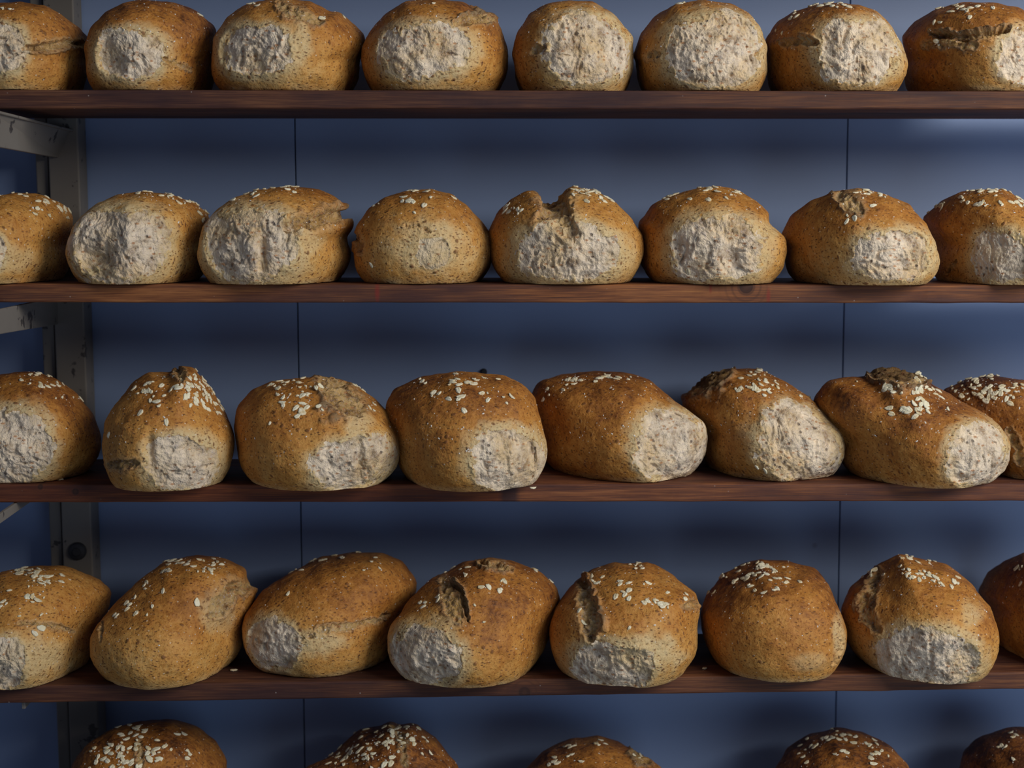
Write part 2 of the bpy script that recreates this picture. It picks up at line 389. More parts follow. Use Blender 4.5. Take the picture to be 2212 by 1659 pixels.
# ------------------------------------------------------------------ loaves
def flake_meshes():
    out = []
    rs = np.random.RandomState(3)
    for v in range(6):
        a = .0040 + .0008*rs.rand(); b = a*(.50 + .2*rs.rand()); nr, nn = 5, 18
        V = [(0, 0, .0009)]; F = []
        ph = rs.rand(6)*6.28
        for j in range(1, nr + 1):
            for i in range(nn):
                t = i*2*math.pi/nn; q = j/nr
                e = 1 + .07*math.sin(3*t + ph[0]) + .05*math.sin(5*t + ph[1])
                x = a*q*e*math.cos(t); y = b*q*e*math.sin(t)
                z = .0010*(1 - q**3) - .0005*math.exp(-(y/(b*.18))**2)*(1 if abs(x) < a*.75 else .2) + .0003*math.sin(7*t + ph[2])*q + .0006*(x/a)**2*((v % 3) - .6)
                V.append((x, y, z + .0001))
        for j in range(nr + 0):
            for i in range(nn):
                if j == 0: F.append((0, 1 + i, 1 + (i+1) % nn))
                else: F.append((1 + (j-1)*nn + i, 1 + j*nn + i, 1 + j*nn + (i+1) % nn, 1 + (j-1)*nn + (i+1) % nn))
        base = len(V)
        for i in range(nn):
            x, y, z = V[1 + (nr-1)*nn + i]; V.append((x*.9, y*.9, z - .0008))
        for i in range(nn): F.append((1 + (nr-1)*nn + i, base + i, base + (i+1) % nn, 1 + (nr-1)*nn + (i+1) % nn))
        F.append(tuple(base + i for i in reversed(range(nn))))
        o = mesh_obj('oat_flake', V, F, OAT, smooth=True); out.append(o.data); bpy.data.objects.remove(o)
    return out
FLAKES = flake_meshes()

NS, NR1, NR2 = 380, 150, 26
th = np.concatenate([np.linspace(.004, math.radians(100), NR1), np.linspace(math.radians(100), math.pi - .01, NR2 + 1)[1:]])
ph = np.arange(NS)*2*math.pi/NS
TT, PP = np.meshgrid(th, ph, indexing='ij')
DIR = np.stack([np.sin(TT)*np.cos(PP), -np.cos(TT), np.sin(TT)*np.sin(PP)], -1).reshape(-1, 3)
NRR = NR1 + NR2
ii, jj = np.meshgrid(np.arange(NRR - 1), np.arange(NS), indexing='ij')
QUADS = np.stack([ii*NS + jj, ii*NS + (jj+1) % NS, (ii+1)*NS + (jj+1) % NS, (ii+1)*NS + jj], -1).reshape(-1, 4)
NV = len(DIR)

def vnormals(P):
    G = P.reshape(NRR, NS, 3)
    du = np.roll(G, -1, 1) - np.roll(G, 1, 1)
    dv = np.empty_like(G); dv[1:-1] = G[2:] - G[:-2]; dv[0] = G[1] - G[0]; dv[-1] = G[-1] - G[-2]
    n = np.cross(du, dv).reshape(-1, 3); n /= np.maximum(np.linalg.norm(n, axis=1), 1e-12)[:, None]
    c = P.mean(0); flip = np.sign(np.sum(n*(P - c), 1)); return n*np.where(flip == 0, 1, flip)[:, None]

def seg_dist(Q, pts):
    best = np.full(len(Q), 1e9); tt = np.zeros(len(Q)); side = np.zeros(len(Q)); n = len(pts) - 1
    for k in range(n):
        a = np.array(pts[k], float); b = np.array(pts[k+1], float); ab = b - a
        t = np.clip(((Q - a) @ ab)/(ab @ ab), 0, 1); d = Q - (a + t[:, None]*ab); dd = np.linalg.norm(d, axis=1)
        m_ = dd < best; best = np.where(m_, dd, best); tt = np.where(m_, (k + t)/n, tt)
        sd = np.sign(ab[0]*d[:, 1] - ab[1]*d[:, 0]); side = np.where(m_, sd, side)
    return best, tt, side

DEPTHS = (.205, .218, .222, .218, .205)
def make_loaf(row, outline, bottom, yaw=0, tear=None, rot=0, cracks=(), pales=(), dents=(), oats=(), bake=.5, label='', L=None, H=None, dust=40, seed=0, yfront=None, recess=.004, rough=1.0, lens=1.0):
    rs = np.random.RandomState(1000 + seed)
    off = rs.rand(3)*50; L = L or DEPTHS[row]
    ol = np.array(outline, float)
    x0, x1 = ol[:, 0].min(), ol[:, 0].max(); ytop = ol[:, 1].min()
    Wpx = x1 - x0
    yawr = math.radians(yaw)
    cxp = (x0 + x1)/2
    # sizes in metres
    yc = .065 if yfront is None else yfront + L/2*math.cos(yawr)
    scale = (1.75 + yc)/FPX
    zs = shelf_z(row, at_y(cxp, bottom, .05)[0])
    zb_px = bottom
    Hm = H or .10
    ca, sa = math.cos(yawr), math.sin(yawr)      # loaf axis direction (front->back) = (sa, ca)
    ext = Wpx*scale
    W = .13
    for _ in range(20):
        e = 2*math.sqrt((L/2*sa)**2 + (W/2*ca)**2)*1.02; W += (ext - e)*.5; W = min(max(W, .09), .17)
    a, b = L/2, W/2
    yc_front = 0
    def body(c, S=None, topz=None):
        du = DIR[:, 0]*sa + DIR[:, 1]*ca      # along axis
        dv = DIR[:, 0]*ca - DIR[:, 1]*sa      # across
        up = DIR[:, 2] > 0
        hz = np.where(up, Hm*.62, Hm*.60)
        p = 2.35
        hor = ((np.abs(du)/a)**p + (np.abs(dv)/b)**p)
        r = (hor**(2.25/p) + (np.abs(DIR[:, 2])/hz)**2.25)**(-1/2.25)
        return r[:, None]*DIR
    B = body(None)
    zc = zs + Hm*.38
    Yc = yc; Xc = at_y(cxp, (ytop + bottom)/2, Yc)[0]
    yfr_target = yfront
    PHN = np.arange(NS)*2*math.pi/NS
    low = np.sin(PHN) < 0
    den = np.concatenate([np.stack([np.linspace(ol[k][0], ol[k+1][0], 24), np.linspace(ol[k][1], ol[k+1][1], 24)], 1) for k in range(len(ol)-1)])
    zw = np.tile(sstep(-.05, .45, np.sin(PHN)), NRR)
    wside = (1 + np.cos(PHN))/2
    def circ(v, k): 
        ker = np.hanning(2*k + 3)[1:-1]; ker /= ker.sum(); return np.convolve(np.concatenate([v[-k:], v, v[:k]]), ker, 'valid')
    def spread(S):       # below the middle the width follows the two sides
        S = S.copy(); S[low] = (S[0]*wside + S[NS//2]*(1 - wside))[low]; return S
    S = np.ones(NS); SF = np.ones(NS); edge = np.zeros(NV); angv = np.arctan2(DIR[:, 2], DIR[:, 0]) % (2*math.pi)
    cen = np.ones(NV)
    def field(v):
        mv = v.mean(); return mv + (np.interp(angv, PHN, v, period=2*math.pi) - mv)*cen
    for it in range(13):
        C = np.array([Xc, Yc, zc])
        sv = field(circ(spread(S), 14))*(1 + (field(spread(SF)) - 1)*edge)
        P = B.copy(); P[:, 0] *= sv; P[:, 2] *= 1 + (sv - 1)*zw; P += C
        Pc = P.copy(); Pc[:, 2] = np.maximum(Pc[:, 2], zs)
        q = proj(Pc)
        cp = proj(C)[0]
        d = q - cp; ang = np.arctan2(-d[:, 1], d[:, 0]) % (2*math.pi); rad = np.hypot(d[:, 0], d[:, 1])
        bins = (ang/(2*math.pi)*NS).astype(int) % NS
        R = np.zeros(NS); np.maximum.at(R, bins, rad)
        dc = den - cp; da = np.arctan2(-dc[:, 1], dc[:, 0]); da = np.where(da < -math.pi/2, da + 2*math.pi, da); dr = np.hypot(dc[:, 0], dc[:, 1])
        s2 = np.argsort(da); want = np.interp(PHN, da[s2], dr[s2])
        ratio = np.where((PHN <= math.pi + .02), want/np.maximum(R, 1), 1)
        if it in (1, 3, 6): angv = ang; cen = sstep(.08, .80, rad/np.maximum(R[bins], 1))
        if it < 7:
            S = S*np.clip(circ(np.where(PHN <= math.pi, ratio, 1), 8), .6, 1.5)
        else:
            if it == 7: edge = sstep(.60, .95, rad/np.maximum(R[bins], 1))
            SF = np.clip(circ(SF*(1 + .7*(circ(np.where(PHN <= math.pi, ratio, 1), 4) - 1)), 2), .88, 1.10)
        bot = q[:, 1].max(); yf = Pc[:, 1].min()
        if it < 10:
            if yfront is None:
                g = max(abs(shelf_z(row, Xc))*FPX/(1.75**2), 60)
                Yc += np.clip((bot - bottom)/g*.8, -.02, .02)
                Yc += np.clip(yf, -.075, .01) - yf
            else: Yc += yfront - yf
    C = np.array([Xc, Yc, zc])
    n = vnormals(P)
    X = P - C + off
    # body lumps
    P = P + n*(fbm(X*14, 3)*.0028*lens + noise(X*45)*.0008 + noise(X*np.array([95, 95, 150]))*.0005 + noise(X*300)*.00014)[:, None]
    q = proj(P); facing = (P[:, 1] < Yc + .03)
    bk_ = bake + .34*sstep(zs + .01, zs + Hm*1.0, P[:, 2]) - .14 + fbm(X*11 + 5, 3)*.16
    pale = np.zeros(NV); m_tear = np.zeros(NV); m_split = np.zeros(NV)
    nz = fbm(X*55, 3); nz2 = fbm(X*170 + 9, 2)
    if tear:
        cx, cy, rx, ry = tear
        cr, sr = math.cos(math.radians(rot)), math.sin(math.radians(rot))
        dx, dy = q[:, 0] - cx, q[:, 1] - cy
        ux, uy = dx*cr + dy*sr, -dx*sr + dy*cr
        e = (np.abs(ux/rx)**2.3 + np.abs(uy/ry)**2.3)**(1/2.3)
        e = np.where(facing, e, 9)
        ring = (e > .93) & (e < 1.07)
        if ring.sum() > 20:
            A = np.c_[P[ring][:, 0], P[ring][:, 2], np.ones(ring.sum())]
            c_, *_ = np.linalg.lstsq(A, P[ring][:, 1], rcond=None)
            plane = c_[0]*P[:, 0] + c_[1]*P[:, 2] + c_[2]
        else: plane = P[:, 1]
        az = np.arctan2(uy/ry, ux/rx); ab = ((az + math.pi)/(2*math.pi)*72).astype(int) % 72
        num_ = np.bincount(ab[ring], weights=(P[:, 1] - plane)[ring], minlength=72); den_ = np.bincount(ab[ring], minlength=72)
        dv_ = np.interp(np.arange(72), np.where(den_ > 0)[0], (num_/np.maximum(den_, 1))[den_ > 0], period=72) if (den_ > 0).any() else np.zeros(72)
        dv_ = np.convolve(np.concatenate([dv_[-3:], dv_, dv_[:3]]), np.ones(7)/7, 'valid')
        dev = np.interp((az + math.pi)/(2*math.pi)*72 - .5, np.arange(72), dv_, period=72)
        k = 1 - sstep(.88, 1.08, e)
        body_bulge = P[:, 1] - (plane + dev*np.clip(e, 0, 1)**1.5)
        P[:, 1] = P[:, 1]*(1 - k) + (plane + dev*np.clip(e, 0, 1)**1.5 + body_bulge*.78)*k
        e2 = e + noise(X*24 + 3)*.24 + nz*.13 + nz2*.11
        m_tear = (e2 < 1).astype(float)
        inn = 1 - sstep(.72, 1.0, e2)
        warp = np.stack([noise(X*42), noise(X*42 + 7), noise(X*42 + 13)], 1)*.55
        lump = np.abs(noise(X*np.array([48, 48, 36]) + warp)); lump2 = np.abs(noise(X*np.array([115, 115, 85]) + 2*warp + 5))
        big = fbm(X*22 + 31, 2)
        fibre = noise(X*np.array([210, 210, 95]) + 3*warp)
        pits = sstep(.30, .60, noise(X*np.array([105, 105, 85]) + 3*warp + 40))
        disp = (lump - .25)*.0045 + (lump2 - .25)*.0026 + big*.0042 + fibre*.0009 + noise(X*330)*.0008 + noise(X*600)*.0004 - pits*.0026
        P[:, 1] -= (disp*rough - recess*.25)*inn
        # torn lip just outside, pale dough halo
        lip = np.exp(-((e2 - 1.03)/.045)**2); P[:, 1] -= lip*.0016*(.5 + nz)*facing
        halo = (1 - sstep(1.0, 1.38, e + nz*.22))*(e2 >= 1)
        pale = np.maximum(pale, halo*(.95 + .6*nz)); bk_ = bk_ - .22*(1 - sstep(1.0, 1.7, e))
        pale = np.where(m_tear > 0, np.clip((e2 - .84)*5, 0, 1)*(.7 + nz2), pale)
    for dn in dents:
        dx, dy, rx, ry, dep = dn
        e = np.hypot((q[:, 0] - dx)/rx, (q[:, 1] - dy)/ry) + nz*.25
        P[:, 1] += np.where(facing, dep*np.exp(-(np.clip(e, 0, 9))**2*1.3), 0)
    for (dx, dy, rx, ry, amt) in pales:
        e = np.hypot((q[:, 0] - dx)/rx, (q[:, 1] - dy)/ry) + nz*.3
        v = amt*(1 - sstep(.4, 1.1, e))*facing
        if amt > 0: pale = np.maximum(pale, v); bk_ = bk_ - .25*v
        else: bk_ = bk_ - v
        P += n*(nz2*.0008*np.abs(v))[:, None]
    cmid = []
    for ci, ck in enumerate(cracks):
        pts, wd, dep, lipd = ck[:4]
        dd, tt, side = seg_dist(q, pts)
        wv = wd*(.55 + .75*np.sin(math.pi*np.clip(tt*.9 + .05, 0, 1))**.6)*(1 + .5*nz) 
        e = np.where(facing | (P[:, 2] > zs + Hm*.6), (dd + nz2*3.5)/np.maximum(wv, .8), 9)
        ins = 1 - sstep(.55, 1.05, e)
        P -= n*(ins*dep*(1 + .4*nz) - ins*(nz2*.0022 + (np.abs(noise(X*70 + 8)) - .2)*.0045 + noise(X*150)*.0016))[:, None]
        lp = np.exp(-((e - 1.2)/.28)**2)*(np.where(side*lipd > 0, 1, .25))
        P += n*(lp*abs(lipd)*(1 + .6*nz))[:, None]
        bk_ = bk_ + .35*lp
        m_split = np.where((e < .92) & (m_tear == 0) & (wd > 3.5), ci + 1, m_split); cmid.append(np.array(pts[len(pts)//2], float))
        pale = np.maximum(pale, (1 - sstep(1.0, 2.0, e))*.35)
    # rest on the shelf
    low = P[:, 2] < zs + .0006
    fl = sstep(zs + .010, zs, P[:, 2])
    P[:, 2] = np.where(low, zs + .0006 + np.clip(noise(X*90), 0, 1)*.0004, P[:, 2])
    pale = np.maximum(pale, fl*.45*(1 + nz)); 
    P[:, 1] = np.minimum(P[:, 1], WY - .004)
    root = empty('bread_loaf', (float(Xc), float(Yc), float(zs)))
    tag(root, label, 'bread', 'seeded loaves on the shelf racks')
    O = np.array(root.location)
    Pl = P - O
    # poles
    def patch(mask, name, mat, extra=None):
        f = QUADS[mask]
        used, inv = np.unique(f, return_inverse=True)
        return mesh_obj(name, Pl[used], inv.reshape(-1, 4)[:, ::-1], mat, root, True, {'bake': np.clip(bk_, 0, 1)[used], 'pale': np.clip(pale, 0, 1)[used]})
    def flood(mask, seedpt):
        fc = np.where(mask)[0]
        if len(fc) < 40: return np.zeros_like(mask)
        qq = q0[QUADS[fc, 0]]; order = np.argsort(((qq - seedpt)**2).sum(1))
        best = None; left = mask.copy()
        for frac in (0, .05, .2, .4, .6, .8):
            s0 = fc[order[int(frac*(len(fc) - 1))]]
            if not left[s0]: continue
            g_ = grow(left, s0); left &= ~g_
            if best is None or g_.sum() > best.sum(): best = g_
        return best
    def grow(mask, s0):
        M = mask.reshape(NRR - 1, NS); G = np.zeros_like(M); G[s0 // NS, s0 % NS] = True; c0 = 0
        while True:
            D = G | np.roll(G, 1, 1) | np.roll(G, -1, 1); D[1:] |= G[:-1]; D[:-1] |= G[1:]; D &= M
            c1 = int(D.sum())
            if c1 == c0: return D.reshape(-1)
            G = D; c0 = c1
    q0 = q
    ft = m_tear[QUADS].mean(1) > .5
    if tear: ft = flood(ft, np.array(tear[:2], float))
    splits = []; anysplit = np.zeros(len(QUADS), bool)
    for ci in range(len(cracks)):
        if ci < len(cmid) or True:
            mk = ((m_split == ci + 1)[QUADS].sum(1) >= 3) & ~ft & ~anysplit
            pts_ = cracks[ci][0]; mk = flood(mk, np.array(pts_[len(pts_)//2], float))
            if mk.sum() > 60: splits.append(mk); anysplit |= mk
    # close the two tiny pole openings by welding their rings
    for ring in (slice(0, NS), slice(NV - NS, NV)): Pl[ring] = Pl[ring].mean(0)
    patch(~ft & ~anysplit, 'crust', CRUST)
    if ft.sum() > 50: patch(ft, 'torn_crumb', CRUMB)['label'] = 'pale torn crumb'
    for mk in splits: patch(mk, 'crust_split', SPLIT)['label'] = 'open split in the crust'
    # oat flakes
    qf = proj(P); n = vnormals(P); view = CAM - P; view /= np.linalg.norm(view, axis=1)[:, None]
    vis = np.sum(n*view, 1) > .04
    vi = np.where(vis)[0]
    dustpts = []
    cnt = 0; placed = []
    for (cx, cy, rx, ry, num) in oats:
        for t in range(num):
            if num == 1: tx, ty = cx, cy
            else:
                tx, ty = cx + rs.normal()*rx*.75, cy + rs.normal()*ry*.75
            d2 = (qf[vi, 0] - tx)**2 + (qf[vi, 1] - ty)**2; k = np.argmin(d2)
            if d2[k] > 12**2 or cnt >= 95: continue
            v = vi[k]
            if any((P[v, 0] - u[0])**2 + (P[v, 1] - u[1])**2 + (P[v, 2] - u[2])**2 < .0036**2 for u in placed) and rs.rand() < .85: continue
            placed.append(P[v].copy()); cnt += 1
            z = Vector(n[v]); fl_ = bpy.data.objects.new('oat_flake', FLAKES[rs.randint(6)]); sc.collection.objects.link(fl_)
            fl_.parent = root
            rm = z.to_track_quat('Z', 'Y').to_matrix().to_4x4() @ Matrix.Rotation(rs.rand()*6.28, 4, 'Z') @ Matrix.Rotation(rs.normal()*.16, 4, 'X')
            sc_ = (.8 + .35*rs.rand()) if rs.rand() < .72 else (.42 + .2*rs.rand())
            fl_.matrix_local = Matrix.Translation(Vector(Pl[v] + n[v]*.0003)) @ rm @ Matrix.Diagonal((sc_, sc_*(.8 + .4*rs.rand()), 1, 1))
        nd = max(2, int(num*1.3)) if num > 1 else 1
        for t in range(nd):
            tx, ty = cx + rs.normal()*max(rx, 10)*.8, cy + rs.normal()*max(ry, 8)*.8
            d2 = (qf[vi, 0] - tx)**2 + (qf[vi, 1] - ty)**2; k = np.argmin(d2)
            if d2[k] < 64: dustpts.append(vi[k])
    topv = vi[(P[vi, 2] > zs + Hm*.45) & (m_tear[vi] == 0)]
    if len(topv): dustpts += list(topv[rs.randint(len(topv), size=dust)])
    DV = []; DF = []
    for v in dustpts:
        s_ = .0003 + .0007*rs.rand()**2; R_ = np.array(Vector(n[v]).to_track_quat('Z', 'Y').to_matrix())
        o_ = len(DV)
        el = 1 + rs.rand(); an = rs.rand()*6.28
        for (x, y, z) in ((1, 0, 0), (.3, .8, .1), (-.7, .6, 0), (-1, -.2, .1), (-.2, -.9, 0), (.6, -.6, .1), (0, 0, .9), (0, 0, -.5)):
            xx, yy = x*el*s_, y*s_; c1, s1 = math.cos(an), math.sin(an)
            DV.append(Pl[v] + R_ @ np.array([xx*c1 - yy*s1, xx*s1 + yy*c1, z*s_*.8]))
        for i in range(6):
            DF.append((o_ + i, o_ + (i+1) % 6, o_ + 6)); DF.append((o_ + (i+1) % 6, o_ + i, o_ + 7))
    if DV:
        d = mesh_obj('oat_dust', DV, DF, DUST, root); d['kind'] = 'stuff'
    return root

#LOAVES
LOAVES = [
# ---- top row
dict(row=0, L=.172, yfront=-.012, yaw=14, outline=[(-130,150),(-125,70),(-60,12),(0,4),(45,2),(100,15),(142,38),(172,60),(188,84),(188,120),(172,165)], bottom=190, tear=(8,106,50,56), cracks=[([(50,104),(110,100),(150,92),(180,94)],8,.008,.003)], oats=[(10,20,14,6,3)], bake=.55,
     label='top-shelf loaf cut by the left picture edge, dark crack right of its torn face'),
dict(row=0, yfront=-.012, yaw=18, outline=[(212,180),(185,145),(178,100),(190,60),(225,25),(270,5),(320,1),(375,5),(425,25),(465,60),(472,110),(455,165)], bottom=192, tear=(283,118,74,56), dents=[(240,140,30,30,.006)], cracks=[([(355,128),(410,150)],5,.002,.001)], oats=[(432,33,4,3,1)], bake=.66,
     label='smooth dark top-shelf loaf, second from left, torn face at its left'),
dict(row=0, yfront=-.012, yaw=14, outline=[(480,182),(457,130),(462,80),(490,40),(530,12),(580,0),(620,-3),(673,3),(709,23),(734,25),(760,50),(785,76),(788,100),(775,140),(755,175)], bottom=192, tear=(554,109,80,57), cracks=[([(605,12),(640,32),(690,45)],11,.003,.002)], pales=[(650,95,28,60,.8)], oats=[(695,40,5,3,1),(550,10,12,5,3),(742,38,10,8,2)], bake=.5,
     label='top-shelf loaf, third from left, pale band between torn face and freckled right side'),
dict(row=0, yfront=-.012, yaw=6, outline=[(806,180),(782,137),(782,101),(800,66),(830,30),(876,3),(937,-3),(1002,5),(1040,28),(1068,36),(1083,66),(1096,106),(1094,147),(1075,182)], bottom=191, tear=(918,110,94,60), cracks=[([(985,52),(1020,40),(1062,42)],9,.004,-.003)], pales=[(1020,110,30,50,.6)], oats=[(937,8,5,3,1)], bake=.52,
     label='top-shelf loaf, fourth from left, wide torn face and small raised crust ear'),
dict(row=0, yfront=-.012, yaw=2, outline=[(1122,180),(1102,120),(1115,70),(1145,30),(1185,8),(1231,0),(1281,3),(1321,25),(1346,52),(1367,82),(1367,136),(1350,174)], bottom=190, tear=(1272,106,92,76), cracks=[([(1150,112),(1172,104)],8,.004,.001)], oats=[], bake=.52, recess=.003,
     label='top-shelf loaf, fifth from left, big round torn face, crust bare of oats'),
dict(row=0, yfront=-.012, yaw=-2, outline=[(1400,182),(1369,121),(1381,75),(1412,35),(1457,8),(1517,0),(1578,8),(1618,30),(1643,60),(1658,100),(1658,146),(1635,185)], bottom=192, tear=(1543,110,104,79), cracks=[([(1402,122),(1420,118)],9,.004,.001),([(1636,110),(1640,125)],7,.004,.001)], oats=[(1470,6,8,3,2)], bake=.55, recess=.003,
     label='top-shelf loaf, sixth from left, with the widest torn face, nearly its whole front'),
dict(row=0, yfront=-.012, yaw=-14, outline=[(1678,180),(1655,130),(1652,88),(1678,48),(1713,25),(1769,7),(1814,3),(1854,8),(1894,25),(1924,55),(1950,100),(1962,146),(1952,182)], bottom=193, tear=(1852,110,90,66), cracks=[([(1690,96),(1730,90),(1765,93)],8,.005,-.002)], oats=[(1790,10,30,6,12),(1712,32,12,6,6),(1833,15,4,3,1),(1680,68,12,8,3)], bake=.56,
     label='top-shelf loaf under the right wall joint, oats on its crown, torn face right'),
dict(row=0, yfront=-.012, yaw=-20, outline=[(1985,185),(1955,140),(1948,78),(1975,48),(2020,22),(2080,7),(2145,5),(2205,15),(2250,50),(2270,110),(2250,180)], bottom=196, tear=(2206,118,56,58), cracks=[([(2010,72),(2070,80),(2120,72),(2175,66)],8,.010,-.004),([(2000,95),(2060,92),(2110,100)],9,.002,.001)], oats=[(2080,16,40,6,12),(2095,38,5,3,1),(2018,52,8,4,2),(2145,18,4,3,1),(2022,95,8,5,2)], bake=.6,
     label='top-shelf loaf cut by the right picture edge, long dark slit under its crown'),
# ---- second row
dict(row=1, yfront=-.03, yaw=12, outline=[(-110,570),(-115,490),(-70,435),(0,419),(30,415),(66,421),(101,428),(137,446),(155,469),(157,500),(147,552),(125,592)], bottom=613, tear=(-22,545,36,46), pales=[(30,560,60,40,.5)], oats=[(30,418,30,5,8),(95,435,18,8,8),(140,455,14,14,8),(90,455,20,10,4)], bake=.34,
     label='second-shelf loaf cut by the left picture edge, golden, oats down its right shoulder'),
dict(row=1, yfront=-.035, yaw=16, outline=[(180,606),(152,580),(144,535),(157,491),(177,466),(213,436),(253,420),(314,414),(375,418),(420,433),(450,461),(456,496),(445,547),(425,592)], bottom=616, tear=(260,527,102,80), dents=[(205,560,40,45,.010),(275,500,12,60,-.004)], oats=[(312,415,18,4,7),(360,422,12,6,5),(395,430,18,10,12),(440,455,14,12,6)], bake=.36,
     label='second-shelf loaf, second from left, large shadowed torn hollow at its left'),
dict(row=1, yfront=-.04, yaw=16, outline=[(450,600),(429,560),(428,530),(440,491),(471,451),(506,425),(557,409),(618,403),(678,410),(719,425),(749,446),(750,466),(764,486),(748,512),(754,552),(742,588)], bottom=615, tear=(545,530,103,80), dents=[(565,545,14,45,.012),(500,505,30,30,-.003)], cracks=[([(618,492),(660,480),(705,470),(750,462)],16,.010,-.003)], pales=[(650,520,60,50,.6)], oats=[(560,412,30,5,8),(625,405,20,4,7),(635,415,4,3,1),(550,425,6,4,2),(502,432,5,3,1)], bake=.42,
     label='second-shelf loaf, third from left, gaping dark split below an overhanging crust flap'),
dict(row=1, yfront=-.02, yaw=4, outline=[(790,600),(764,565),(760,520),(770,486),(795,451),(830,425),(876,412),(932,407),(977,420),(1013,446),(1038,476),(1061,517),(1063,557),(1045,592)], bottom=610, tear=(938,546,36,32), recess=.001, rough=.6, cracks=[([(870,490),(900,486),(930,500)],4,.002,.001),([(766,510),(778,540)],9,.004,.002)], pales=[(925,530,110,75,.75)], oats=[(893,410,14,4,5),(928,412,8,4,2),(917,443,4,3,1),(895,459,4,3,1),(882,432,12,6,5),(930,427,5,3,1),(820,440,6,4,2),(802,572,3,3,1),(980,428,5,4,1)], bake=.30,
     label='round golden second-shelf loaf with only a small pale scuffed patch low in front'),
dict(row=1, yfront=-.025, yaw=0, outline=[(1085,598),(1056,545),(1053,500),(1072,459),(1104,430),(1140,413),(1156,413),(1163,432),(1190,436),(1215,424),(1235,406),(1289,412),(1331,438),(1363,470),(1384,512),(1392,550),(1386,581),(1362,604)], bottom=611, tear=(1228,544,112,60), cracks=[([(1185,428),(1200,455),(1222,492)],30,.007,.002)], pales=[(1225,480,50,30,.7),(1340,560,40,40,.5)], oats=[(1270,412,26,9,22),(1310,428,16,10,8),(1268,436,5,3,1),(1110,460,14,14,7),(1160,462,4,3,1),(1085,450,8,8,3)], bake=.34,
     label='second-shelf loaf near the middle, crown burst open in a wide notched split'),
dict(row=1, yfront=-.025, yaw=-4, outline=[(1405,590),(1382,545),(1379,481),(1411,438),(1453,420),(1511,406),(1549,402),(1596,412),(1633,433),(1665,459),(1663,482),(1697,515),(1698,560),(1680,598)], bottom=609, tear=(1550,536,100,70), dents=[(1585,555,25,35,.010),(1465,540,14,40,.006)], pales=[(1660,500,30,25,.6)], oats=[(1445,425,26,8,12),(1530,408,18,4,6),(1550,414,4,3,1),(1568,428,4,3,1),(1530,432,4,3,1),(1590,416,14,5,4),(1486,588,2,2,1)], bake=.40,
     label='second-shelf loaf, sixth from left, torn face with a dark hollow low on its right'),
dict(row=1, yfront=-.05, yaw=-22, outline=[(1730,585),(1695,545),(1684,507),(1708,465),(1750,433),(1798,412),(1856,406),(1914,420),(1962,444),(1999,481),(2025,528),(2031,580),(2020,600)], bottom=620, tear=(1930,550,88,54), cracks=[([(1815,425),(1840,440),(1855,455)],15,.003,.002)], oats=[(1868,412,20,4,7),(1840,470,7,8,4),(1885,444,4,3,1),(1905,422,10,6,3),(1860,420,10,5,4)], bake=.44,
     label='second-shelf loaf under the right wall joint, oval torn face at its right end'),
dict(row=1, yfront=-.04, yaw=-22, outline=[(2050,590),(2015,545),(1994,470),(2031,433),(2073,413),(2121,407),(2168,412),(2212,437),(2260,480),(2280,540),(2260,600)], bottom=617, tear=(2160,556,66,58), dents=[(2150,520,25,20,.006)], cracks=[([(2045,590),(2065,565)],4,.003,.001)], oats=[(2020,445,18,12,12),(2080,432,8,6,4),(2120,438,12,4,4),(2160,440,6,4,2),(2110,412,25,4,9),(2165,416,25,6,9),(2195,436,20,6,6)], bake=.42,
     label='second-shelf loaf cut by the right picture edge, crown thick with oats'),
# ---- third row
dict(row=2, L=.172, yaw=8, outline=[(-130,950),(-120,870),(-60,830),(0,812),(40,804),(80,803),(125,819),(168,851),(201,895),(217,938),(217,987),(192,1022)], bottom=1045, tear=(32,962,80,82), oats=[(55,825,10,4,3),(110,838,25,9,10),(135,858,8,5,3),(90,810,25,6,10),(165,860,10,8,3)], bake=.55,
     label='third-shelf loaf cut by the left picture edge, big grey torn face'),
dict(row=2, yaw=-5, outline=[(262,1045),(232,1015),(219,975),(228,911),(255,868),(287,830),(325,805),(372,803),(388,790),(418,794),(450,830),(477,873),(499,916),(513,965),(513,1010),(499,1033)], bottom=1063, tear=(392,998,80,60), dents=[(322,975,12,40,.008)], cracks=[([(236,1002),(265,1006),(295,1000)],9,.004,.001),([(385,796),(392,820)],9,.005,.003)], oats=[(320,845,40,20,22),(355,815,5,4,1),(325,866,5,3,1),(303,892,5,4,1),(359,912,5,4,1),(400,840,14,14,14),(430,825,18,22,26),(425,862,24,9,12),(460,850,14,24,12),(475,880,12,12,8),(235,940,4,6,1)], bake=.42, H=.115,
     label='tall peaked third-shelf loaf, second from left, densely scattered with oats'),
dict(row=2, yaw=-10, outline=[(600,1052),(545,1020),(513,976),(505,927),(515,878),(548,840),(586,821),(640,813),(711,812),(760,830),(797,857),(835,889),(863,933),(873,987),(866,1025),(850,1047)], bottom=1062, tear=(762,1002,88,57), rot=-15, dents=[(775,990,12,45,.007)], cracks=[([(705,822),(735,855),(765,885)],26,.004,.003)], pales=[(775,920,45,50,.75)], oats=[(600,832,20,6,7),(610,860,12,12,9),(655,870,12,14,9),(690,882,5,6,2),(680,832,16,8,7),(645,900,8,5,3),(780,830,14,8,4),(810,875,10,10,3),(582,915,4,4,1),(640,820,20,6,6)], bake=.42,
     label='third-shelf loaf, third from left, rough open split over crown towards torn corner'),
